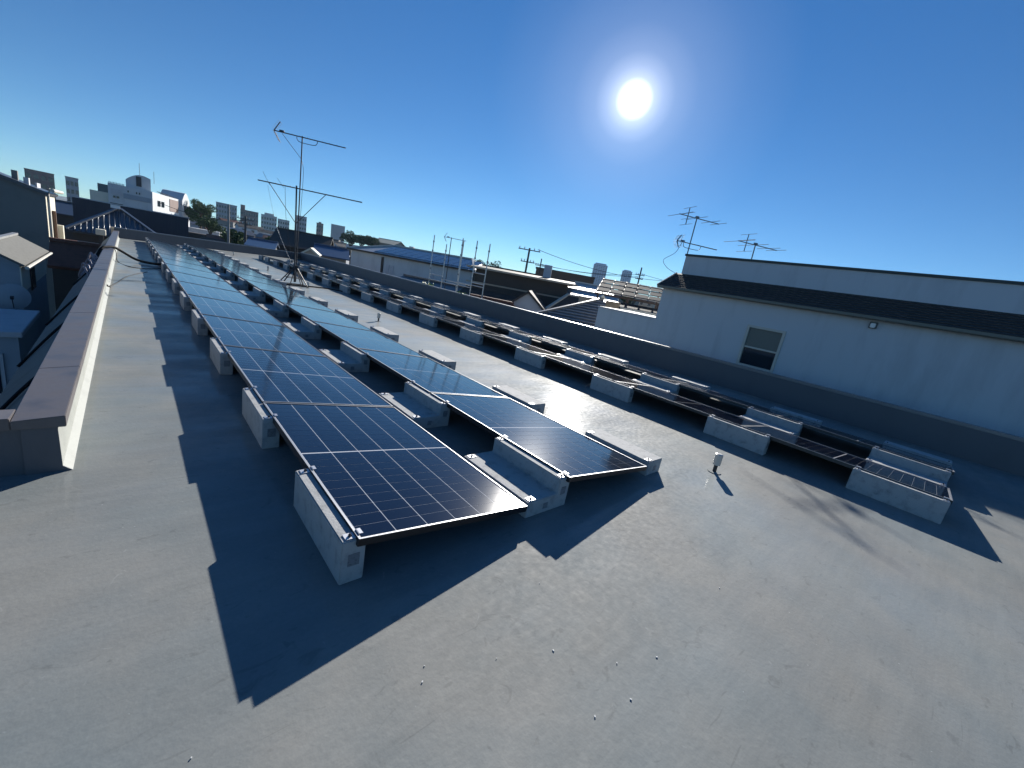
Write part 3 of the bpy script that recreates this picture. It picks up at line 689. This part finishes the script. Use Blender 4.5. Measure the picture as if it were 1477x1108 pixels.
lh = house('gabled_house', 'tall grey gabled house with sunlit cream side wall beyond the brown capped parapet', (-9.0, 24.0), (-3.0, 24.0), 3.0, 1.42, .9, m_grey, m_tile, ridge='deep', over=.12, cap=False)
MB().box(6.0005, 6.004, 0.001, 2.999, 0, 7.9).build('side_cladding', m_cream, lh)
MB().tube([(6.07, .12, 3.2), (6.07, .12, 7.85), (6.16, .05, 8.05)], .045, 8).build('downpipe', m_ivory, lh)
MB().tube([(6.22, -.2, 8.0), (6.22, 3.2, 8.0)], .07, 8).build('gutter', m_ivory, lh)
MB().box(6.005, 6.12, 1.6, 1.72, 0, 7.2).build('pilaster', m_wood, lh)
MB().box(6.005, 6.22, 2.6, 2.98, 0, 6.6).build('end_post', m_cream, lh)
MB().box(5.08, 5.24, .9, 1.1, 8.0, 8.50).build('chimney', m_grey, lh)
MB().box(5.42, 5.56, .5, .8, 8.0, 8.31).build('vent_box', m_lgrey, lh)
MB().box(5.6, 5.66, 1.6, 2.6, 8.0, 8.2).build('flashing', m_lgrey, lh)

lb = thing('blue_annex', 'low pale blue annex with a small grey gable roof beyond the brown capped parapet', 'house', (-2.5, 13.1, GZ))
MB().box(-1.15, 0, 0, 4.0, 0, 6.22).build('wall', m_bluewall, lb)
MB().extr([(-1.15, 6.22), (0, 6.22), (-.52, 6.52)], .01, 3.99).build('gable', m_bluewall, lb)
for s in (0, 1):
    q = [(.10, -.12, 6.24), (.10, 4.12, 6.24), (-.52, 4.12, 6.60), (-.52, -.12, 6.60)] if s == 0 else [(-1.25, -.12, 6.17), (-1.25, 4.12, 6.17), (-.52, 4.12, 6.598), (-.52, -.12, 6.598)]
    MB().slab(q, .05).build('roof', m_annexroof, lb)
MB().box(.0005, .02, .0, 4.0, 5.6, 6.18).build('sunlit_strip', m_cream, lb)  # cream band painting the sunlit part of the wall below the eave
MB().tube([(.13, -.12, 6.18), (.13, 4.15, 6.18)], .04, 8).build('gutter', m_ivory, lb)
MB().bar((-.52, -.14, 6.62), (-.52, 4.14, 6.62), .10, .05).build('ridge_cap', m_roofgrey, lb)
w = MB().box(.021, .04, 1.1, 1.75, 5.5, 6.1).build('window_frame', m_wood, lb); MB().box(.041, .045, 1.15, 1.7, 5.55, 6.05).build('pane', m_glass, w)
ds = thing('satellite_dish', 'round satellite dish on the wall of the low blue annex', 'satellite dish', (-2.60, 12.75, -.95))
dm = MB(); N = 20
for i in range(5):
    r0 = .27*i/5; r1 = .27*(i+1)/5
    for k in range(N):
        a0, a1 = 2*math.pi*k/N, 2*math.pi*(k+1)/N
        pt = lambda r, a: (r*math.cos(a), .6*r*r, r*math.sin(a)*1.05)
        dm.add([pt(r0, a0), pt(r1, a0), pt(r1, a1), pt(r0, a1)], [(0, 1, 2, 3)])
dm.build('dish', m_bluewall, ds, smooth=True); MB().bar((0, .0, -.25), (.02, -.24, -.02), .015, .015).build('feed_arm', m_dark, ds); MB().bar((.02, -.26, .0), (.02, -.2, .03), .05, .05).build('feed_horn', m_dark, ds)
MB().tube([(0, .03, 0), (0, .2, -.05), (0, .2, -.55), (.05, .36, -.6)], .02, 8).build('mount', m_dark, ds)
an = thing('lower_annex', 'flat topped blue grey bay below the satellite dish', 'house', (-2.2, 9.85, GZ))
MB().box(-1.6, 0, 0, 2.2, 0, 5.30).build('wall', m_bluewall, an); MB().box(-1.65, .06, -.06, 2.2, 5.301, 5.40).build('roof_slab', m_lgrey, an, bevel=.01)
w = MB().box(-.75, -.2, -.03, -.001, 4.2, 5.0).build('window_frame', m_lgrey, an); MB().box(-.7, -.25, -.036, -.0305, 4.25, 4.95).build('pane', m_glass, w)

house('rust_roofed_shed', 'low shed with a rust red roof in the gap beyond the parapet', (-2.75, 21.3), (-1.35, 21.3), 2.4, -1.05, .75, m_brown, m_rust, cat='shed', over=.1)
bt = house('tiled_house', 'old house with a grey tiled hip roof behind the far parapet', (-3.0, 34.6), (1.0, 34.6), 6.0, -.28, 1.45, m_brown, m_tileblue, hip=1.95, over=.3, ribs=19, ribm=m_tileblue, wins=3)
MB().box(1.6, 2.05, 2.4, 2.7, 7.7, 7.9).build('ridge_ornament', m_lens, bt)
ac = tag(MB().box(-1.95, -1.55, 31.5, 32.2, -.32, -.02).build('rooftop_unit', m_cream, bevel=.02), 'small cream box unit in front of the grey tiled hip roof', 'rooftop unit')
MB().bar((-1.75, 31.85, GZ), (-1.75, 31.85, -.322), .2, .2).build('stand', m_dark, ac).matrix_parent_inverse = Matrix.Identity(4)
nv = block('navy_building', 'dark navy metal clad building behind the grey tiled hip roof', (-3.55, 44.5), (3.15, 44.5), 9, 1.42, m_navy, trim=False)
for k in range(34):
    MB().box(.08+k*.197, .13+k*.197, -.03, -.001, 0, 7.9).build('siding_rib', m_navy, nv)
MB().box(-.05, 6.76, -.06, 9.05, 7.922, 7.99).build('roof_edge', m_lgrey, nv)

# white apartment block with arched roofs
wa = thing('apartment_building', 'white apartment block with arched roofs and sunlit end beyond the navy building', 'apartment building', (0, 0, GZ))
PA = [(-2.65, 93.5), (2.6, 93.5), (8.4, 110.0), (2.6, 112.0)]
MB().prism(PA, 0, 11.05).build('wall', m_white, wa)
MB().prism([(-4.7, 94.0), (-2.66, 94.0), (-2.66, 104), (-4.7, 104)], 0, 9.55).build('side_wing', m_cream, wa); MB().prism([(-3.9, 97), (-2.67, 97), (-2.67, 104), (-3.9, 104)], 9.551, 10.8).build('side_wing', m_grey, wa)
ar = [(-.55, 11.0), (2.5, 11.0), (2.5, 13.0)]+[(2.5-3.05*(k/10), 13.0+.62*math.sin(math.pi*k/10)-.75*(k/10)) for k in range(1, 10)]+[(-.55, 12.2)]
MB().extr(ar, 95.4, 99.0).build('penthouse', m_white, wa)
MB().box(1.0-.3+.0, 1.0+.35, 95.30, 95.40, 11.5, 13.0).build('door', m_dark, wa)
for k in range(11): MB().bar((-2.5+k*.17, 94.2, 11.06), (-2.5+k*.17, 95.2, 11.3), .1, .12).build('roof_tile_rib', m_tile, wa)
for (x0, x1, z0, z1, m) in ((-2.35, -1.1, 9.5, 10.3, m_lgrey), (-2.1, -1.85, 9.0, 9.3, m_glass), (-1.7, -1.4, 9.0, 9.3, m_glass), (-.9, 2.4, 9.2, 9.95, m_bluewall), (-2.5, -1.0, 7.6, 8.2, m_glass), (.2, 2.4, 7.3, 8.0, m_glass), (.6, .75, 10.2, 10.5, m_glass), (.95, 1.1, 10.2, 10.5, m_glass), (-.4, -.25, 10.2, 10.5, m_glass)):
    MB().box(x0, x1, 93.40, 93.499, z0, z1).build('window', m, wa)
BA, CA = Vector((2.6, 93.5, 0)), Vector((8.4, 110.0, 0)); dd = (CA-BA); fl_ = dd.length; du = dd.normalized(); dn = Vector((du.y, -du.x, 0))
def facade(name, t0, t1, z0, z1, m, off=.06):
    o = MB().bar(BA+du*fl_*t0+dn*off*.5+UP*(z0+z1)/2, BA+du*fl_*t1+dn*off*.5+UP*(z0+z1)/2, off, z1-z0).build(name, m, wa); return o
facade('window', .12, .19, 9.0, 9.9, m_glass); facade('window', .22, .29, 9.0, 9.9, m_glass); facade('brown_panel', .44, .70, 8.6, 10.7, m_far3)
facade('window', .36, .43, 7.2, 8.0, m_dark); facade('window', .50, .60, 7.2, 8.0, m_dark)
tw_ = MB(); prof = [(0, 0), (0, 11.0)]+[(.0+4.3*k/10, 11.0+1.5*math.sin(math.pi*k/10)) for k in range(1, 10)]+[(4.3, 11.0), (4.3, 0)]
S0 = BA+du*fl_*.74
vs = [S0+du*x+dn*.5+UP*z for x, z in prof]+[S0+du*x-dn*3.0+UP*z for x, z in prof]; n_ = len(prof)
tw_.add(vs, [tuple(range(n_)), tuple(reversed(range(n_, 2*n_)))]+[(i, n_+i, n_+(i+1) % n_, (i+1) % n_) for i in range(n_)]); tw_.build('arched_bay', m_white, wa)
for t0 in (.80, .90): MB().bar(S0+du*(4.3*(t0-.74)/.26*1.0)+dn*.54+UP*9.6, S0+du*(4.3*(t0-.74)/.26+.5)+dn*.54+UP*9.6, .06, 1.1).build('window', m_glass, wa)
for k in range(9): MB().bar(BA+du*fl_*(.42+.034*k)+UP*11.06-dn*.1, BA+du*fl_*(.42+.034*k)+UP*11.5-dn*1.6, .25, .1).build('roof_tile_rib', m_tile, wa)
for x, y, z in ((1.2, 97, 15.2), (3.0, 97, 14.4)): MB().tube([(x, y, 12.5), (x, y, z)], .03, 5).build('aerial', m_dark, wa); 

# ------------------------------------------------------------------ houses beyond the long parapet
wb = house('long_white_house', 'long pale house with bluish solar roof behind the scaffold', (15.0, 39.7), (20.6, 27.6), 7.0, 1.5, .95, m_white, m_roofgrey, hip=2.2, over=.3, ribs=0, cap=True)
Lw = math.hypot(5.6, 12.1)
for k in range(11):
    x = 2.6+k*.93; q = lambda x, t: (x, -.2+3.4*t, 7.93+.93*t+.06)
    MB().slab([q(x, .12), q(x+.88, .12), q(x+.88, .9), q(x, .9)], .04).build('roof_solar_panel', M('roof_panel_blue', (.03, .05, .10), .2) if k == 0 else bpy.data.materials['roof_panel_blue'], wb)
MB().box(3.75, 3.95, -.12, -.001, 4, 7.7).build('downpipe', m_brown, wb)
for x in (4.3, 4.8, 9.2): w = MB().box(x, x+.35, -.04, -.001, 6.3, 7.1).build('window', m_lgrey, wb)
MB().bar((-.2, -.34, 7.9), (Lw+.2, -.34, 7.9), .1, .14).build('gutter', m_brown, wb)
house('dark_roofed_house', 'dark tiled roof lying low just outside the long parapet before the long white house', (13.2, 28.2), (16.6, 20.2), 5.0, -.75, .9, m_brown, m_tile, over=.3)
house('dark_roofed_house', 'second dark tiled roof just outside the parapet, beside the scaffold', (15.6, 22.5), (17.4, 18.6), 4.0, -.5, .8, m_brown, m_slate, over=.3)
house('red_roofed_shed', 'low shed with reddish roof at the foot of the scaffold', (13.4, 18.4), (14.6, 16.2), 2.5, -.35, .35, m_brown, m_rust, cat='shed', over=.15)

mh = house('brown_house', 'long dark brown house with wide low roof past the scaffold', (17.6, 23.2), (22.0, 18.2), 9.0, 1.78, .22, m_brown, m_slate, over=.5, wins=0)
MB().bar((-.6, -.52, 8.22), (7.3, -.52, 8.22), .05, .12).build('gutter', m_tan, mh)
MB().bar((-.6, -.05, 7.2), (6.9, -.05, 7.2), .06, .10).build('string_course', m_tan, mh)
MB().box(4.6, 5.2, 3.4, 3.9, 8.4, 9.4).build('water_tank', m_lgrey, mh)
gb = house('pale_gable_house', 'small house with pale triangular gable end in front of the brown house', (15.9, 17.5), (17.6, 15.6), 4.0, -.15, 1.05, m_lgrey, m_slate, ridge='deep', over=.22, cap=False)
hg = house('tiled_house', 'red brown tiled house with pale ridge beside the pale gable', (19.3, 17.0), (21.4, 14.6), 4.0, .0, 1.0, m_tan, m_slate, over=.25, hip=1.0, ribm=m_ivory)
house('tin_roofed_house', 'house with low bright tin roof mirroring the sun', (29.1, 28.6), (31.6, 25.6), 4.6, 1.45, .41, m_tan, m_shinytin, over=.1, cap=False)
block('flat_brown_building', 'flat topped brown building under the power lines', (41.5, 41.5), (47.0, 35.4), 8, 3.35, m_brown, rows=2, cols=8)
house('cream_house', 'cream house with pale roof under the twin distant towers', (29.6, 24.4), (31.9, 21.5), 6, 1.3, .9, m_cream, m_roofgrey, wins=2)
house('grey_walled_house', 'grey walled house with shuttered windows behind the red brown tiles', (25.5, 22.6), (28.6, 18.6), 5, .75, .7, m_grey, m_roofgrey, wins=3)

# tile roof right behind the parapet, its course edges coloured paler for the low sun
tf = thing('tiled_house', 'house roof of dark tiles with bright course edges beside the wing of the white house', 'house', (11.3, 10.4, GZ))
Aq = Vector((13.05, 8.62, 1.22)); lf = Vector((-.67, .742, 0)); fw_ = Vector((-.80, -.60, 0)); NC = 10
def tp(left, fwd, dz): return Aq+lf*left+fw_*fwd+UP*dz
for k in range(NC):                                          # level courses under a slanting rake edge
    t0, t1 = k/NC, (k+1.2)/NC
    P('tile_course', MB().slab([tp(2.3*t0, 2.0*t0, -.95*t0), tp(-.2, 2.0*t0, -.95*t0), tp(-.2, 2.0*t1, -.95*t1+.04), tp(2.3*t1, 2.0*t1, -.95*t1+.04)], .03), m_tile, tf)
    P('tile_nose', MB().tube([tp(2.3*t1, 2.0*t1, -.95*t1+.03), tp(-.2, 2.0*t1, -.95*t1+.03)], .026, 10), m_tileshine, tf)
P('rake_tile', MB().bar(tp(-.05, 0, .05), tp(2.75, 2.4, -1.1), .12, .08), m_tile, tf)
P('ridge_end', MB().bar(tp(-.1, -.05, .02), tp(.02, .0, .16), .12, .14), m_ivory, tf)
P('wall', MB().prism([tp(2.1, 1.9, 0)[:2], tp(-.1, 1.9, 0)[:2], tp(-.1, 4.2-2.0*0-2.0, 0)[:2], tp(-.1, -2.2, 0)[:2], tp(2.1, -2.2, 0)[:2]], GZ, .2), m_brown, tf)
# ------------------------------------------------------------------ poles, wires, trees, far town
pole('pale concrete utility pole standing beyond the far parapet', 7.9, 58, 3.75, r=.17)
pole('dark utility pole with crossarms beyond the far parapet', 9.5, 57.7, 2.85, ((.35, .9, .3), (.9, .7, .3)), r=.16, m=m_dark)
pole('utility pole with crossarms above the brown house', 30.1, 31.4, 4.75, ((.2, 1.15, -.75), (1.4, .7, -.75)), r=.15, m=m_dark)
pole('slim utility pole between the distant towers and the white house', 50.1, 30.4, 5.9, ((1.0, .6, -.9), (1.5, .5, -.9)), r=.14, m=m_dark)
pole('short utility pole with transformer on the flat brown building side', 39.5, 38.8, 4.6, ((.9, .7, -.75),), r=.12, m=m_dark)
for k, (p, q, s) in enumerate((((30.7, 30.8, 4.75), (56, 27, 5.3), .9), ((30.2, 31.3, 3.4), (50.1, 30.4, 5.0), .5), ((39.5, 38.8, 3.9), (50.2, 30.4, 4.7), .4), ((50.1, 30.4, 5.1), (60, 20, 5.6), .6), ((7.9, 58, 2.0), (9.5, 57.7, 2.2), .1), ((9.5, 57.7, 2.4), (4.5, 70, 3.0), .5), ((9.6, 57.7, 1.9), (16, 62, 2.3), .5), ((9.6, 57.7, 2.4), (2, 63, 2.6), .6))):
    wire(('upper power line running from the brown house pole past the distant tower', 'lower power line under the upper one by the distant tower', 'short power line from the transformer pole', 'power line leaving the slim pole behind the white house', 'short wire between the two poles beyond the far parapet', 'wire sloping away behind the dark utility pole', 'wire from the dark pole towards the dark hillside roof', 'wire from the dark pole past the pale pole')[k], p, q, s)
tree('leafy_tree', 'dark green rounded tree beside the white apartment block', 10.4, 108, GZ, 3.3, 2.25, 1.9, 5200, .17, seed=3)
for k, (x, y, zc, rx, lab) in enumerate(((52.5, 139, 4.4, 3.4, 'first tree of the dark clump above the blue roof'), (55.4, 137.5, 4.9, 3.4, 'middle tree of the dark clump above the blue roof'), (58.0, 136.6, 4.6, 3.0, 'end tree of the dark clump beside the grey green roof'))):
    tree('leafy_tree', lab, x, y, GZ, zc, rx, 1.9, 3000, .26, group='dark trees above the blue roof', seed=11+k)
house('green_roofed_hall', 'wide grey green roof behind the long white house', (58.5, 137.0), (63.5, 132.0), 14, 5.2, 1.5, m_grey, M('green_grey_roof', (.10, .13, .12), .7, var=.2), over=.4)
house('blue_roofed_house', 'bright blue tin roof beyond the far parapet by the dark pole', (7.1, 43), (9.0, 42.4), 5, .15, .55, m_grey, m_bluetin, over=.2)
house('pale_roofed_house', 'pale flat roof strip just beyond the far parapet', (5.2, 40.5), (8.6, 39.5), 3, -.6, .35, m_grey, m_roofgrey, over=.2)
house('hillside_house', 'broad dark roof rising behind the tall antenna', (10.2, 48), (14.6, 46), 7, .7, 1.45, m_brown, m_slate, over=.4)
house('small_gable_house', 'small pale gable peeping over the far parapet corner', (9.5, 35.3), (10.6, 34.9), 3, .50, .42, m_tan, m_cream, ridge='deep', over=.12, cap=False)
house('blue_roofed_house', 'deep blue roof before the long white house', (12.5, 41.6), (15.0, 40.8), 5, .45, .8, m_grey, m_bluetin, over=.3)
for lab, a, b, d, z1, m, rows, cols, top in (
        ('brown brick apartment block over the gabled house roof', (-28, 247), (-20.6, 247.7), 14, 8.4, m_far3, 4, 4, None),
        ('grey apartment block between the gabled house and white block', (-17.7, 248), (-14.2, 248.2), 10, 8.6, m_far1, 4, 3, None),
        ('wide pale grey block behind the dark green tree', (42.6, 346), (53.8, 344.3), 18, 15.0, m_far1, 6, 8, None),
        ('brown grey block with a tall roof box behind the poles', (55.7, 344), (65.8, 342.2), 18, 13.6, m_far3, 5, 7, [(0, .25, 3.4)]),
        ('pale stepped block behind the antenna stay', (67.4, 341.9), (76.6, 339.9), 16, 13.2, m_far2, 5, 6, [(.2, .8, 1.8)]),
        ('low pale block next to the antenna mast', (77.1, 339.8), (84.1, 338.1), 16, 12.4, m_far2, 4, 5, None),
        ('tall grey block right behind the antenna mast', (87.3, 337.3), (94.5, 335.4), 16, 17.2, m_far1, 7, 5, None),
        ('slim brown block past the antenna mast', (100.7, 333.5), (105, 332.2), 14, 15.0, m_far3, 6, 3, [(.3, .7, 1.2)]),
        ('plain grey slab block above the blue roof', (109.9, 330.6), (118.8, 327.5), 12, 16.2, m_far1, 0, 0, None),
        ('pale school like block above the solar roof', (120, 260), (138, 246), 14, 7.6, m_far2, 2, 14, [(.62, .74, 2.2)]),
        ('taller of the twin distant glass towers', (706, 553), (724, 531.5), 30, 61, m_skys, 14, 6, [(.1, .9, 3.5)]),
        ('shorter of the twin distant glass towers', (742, 506.5), (753.5, 490), 26, 57.5, m_skys, 10, 5, [(.15, .85, 2.5)])):
    block('distant_block', lab, a, b, d, z1, m, 'building', 'distant blocks on the skyline', rows=rows, cols=cols, top=top)
# filler rooftops between the near neighbours and the skyline
rdf = random.Random(21)
walls = [(m_lgrey, 'light grey'), (m_white, 'white'), (m_tan, 'tan'), (m_grey, 'grey'), (m_brown, 'dark brown')]
roofs = [(m_tile, 'grey tiled'), (m_slate, 'dark slate'), (m_tileblue, 'blue black'), (m_rust, 'rust red')]
SPOTS = ((7, 'just past the navy building'), (8, 'by the pale utility pole'), (9.2, 'between the two utility poles'), (10.5, 'by the dark utility pole'), (12, 'below the brown grey block'), (13, 'short of the antenna mast'), (14.3, 'under the low pale block'), (15.5, 'behind the antenna mast'), (17, 'just past the antenna mast'), (18.5, 'under the slim brown block'), (25, 'above the deep blue roof'), (37, 'over the solar roof end'), (39, 'behind the scaffold poles'), (42, 'over the brown house'), (45, 'at the crossarm pole'), (48, 'under the flat brown building'), (51, 'above the bright tin roof'), (54, 'under the taller glass tower'), (90, 'behind the timber terrace roof'))
ROWS_ = {75: 'first', 105: 'second', 150: 'third', 215: 'last', 110: 'first', 140: 'second', 95: 'first'}
def filler(az, D, z, w, flat, row):
    x, y = -.676+D*math.sin(R(az)), -1.438+D*math.cos(R(az)); yaw = rdf.uniform(-.5, .5)-R(az)
    a = (x-w/2*math.cos(yaw), y-w/2*math.sin(yaw)); b = (x+w/2*math.cos(yaw), y+w/2*math.sin(yaw))
    spot = next(t for lim, t in SPOTS if az < lim); (wm_, wn_), (rm_, rn_) = rdf.choice(walls), rdf.choice(roofs)
    if flat: block('small_flat_block', f'small {wn_} flat block in {row} row of far rooftops, {spot}', a, b, w*.8, z, wm_, 'building', 'flat topped blocks among the far rooftops', rows=2, cols=3)
    else: house('small_house', f'small {wn_} house, {rn_} roof, {row} row of rooftops, {spot}', a, b, w*.8, z-.9, 1.1, wm_, rm_, group='roofed houses among the far rooftops', over=.3, cap=False, wins=2)
for D, e0, e1, a0, a1, n, w0, w1 in ((75, -1.75, -1.35, 5.2, 13, 7, 3.0, 5.0), (105, -1.15, -.65, 5.3, 19.5, 13, 4, 6.5), (150, -.45, .05, 5.0, 20.5, 15, 5, 8), (215, .15, .75, 5.0, 22, 16, 6, 10), (110, -.2, .5, 33, 44, 8, 4, 7), (140, .4, 1.0, 35, 60, 12, 5, 8), (95, -.7, .1, 46, 57, 6, 4, 7)):
    for i in range(n):
        az = a0+(a1-a0)*(i+rdf.uniform(.2, .8))/n; d = D*rdf.uniform(.93, 1.08)
        filler(az, d, 1.39+d*math.tan(R(rdf.uniform(e0, e1))), rdf.uniform(w0, w1), rdf.random() < .4, ROWS_[D])
for az, D, z, w, lab in ((-5.6, 62, .6, 5, 'dark green roofed house behind the edge of the gabled house'), (-4.3, 75, .2, 5, 'dark tiled house seen between the gabled house and the navy building')):
    x, y = -.676+D*math.sin(R(az)), -1.438+D*math.cos(R(az)); house('town_house', lab, (x-w/2, y), (x+w/2, y), 6, z-.8, 1.0, m_brown, m_tileblue)
for k, (az, D, zc, rx) in enumerate(((8.9, 66, -.2, 1.6), (6.6, 88, 1.3, 2.2), (12.2, 68, .4, 1.8), (38.5, 105, 3.0, 3.2), (37.0, 100, 2.6, 2.8), (33.2, 105, 2.3, 2.2), (57, 68, 2.1, 2.4))):
    tree('garden_tree', ('shrubby tree by the pale utility pole', 'small dark tree below the white apartment block end', 'small tree behind the dark utility pole', 'large tree crown over the brown house roof end', 'second tree crown over the brown house roof end', 'tree poking up past the solar roof', 'dark tree behind the timber terrace roof')[k], -.676+D*math.sin(R(az)), -1.438+D*math.cos(R(az)), GZ, zc, rx*.85, rx*.65, 1600, .18, seed=40+k)

# ------------------------------------------------------------------ the hazy air over the town
hz = bpy.data.materials.new('haze'); hz.use_nodes = True
hn, hl = hz.node_tree.nodes, hz.node_tree.links; hn.clear()
ho = hn.new('ShaderNodeOutputMaterial'); hv = hn.new('ShaderNodeVolumePrincipled')
hv.inputs['Color'].default_value = (.50, .74, 1.0, 1); hv.inputs['Density'].default_value = 0.00017; hv.inputs['Anisotropy'].default_value = 0.1
hl.new(hv.outputs[0], ho.inputs['Volume'])
tag(MB().box(-1500, 1600, -1300, 1700, GZ-1, 70).build('haze', hz), 'thin bluish haze lying over the town', kind='stuff')
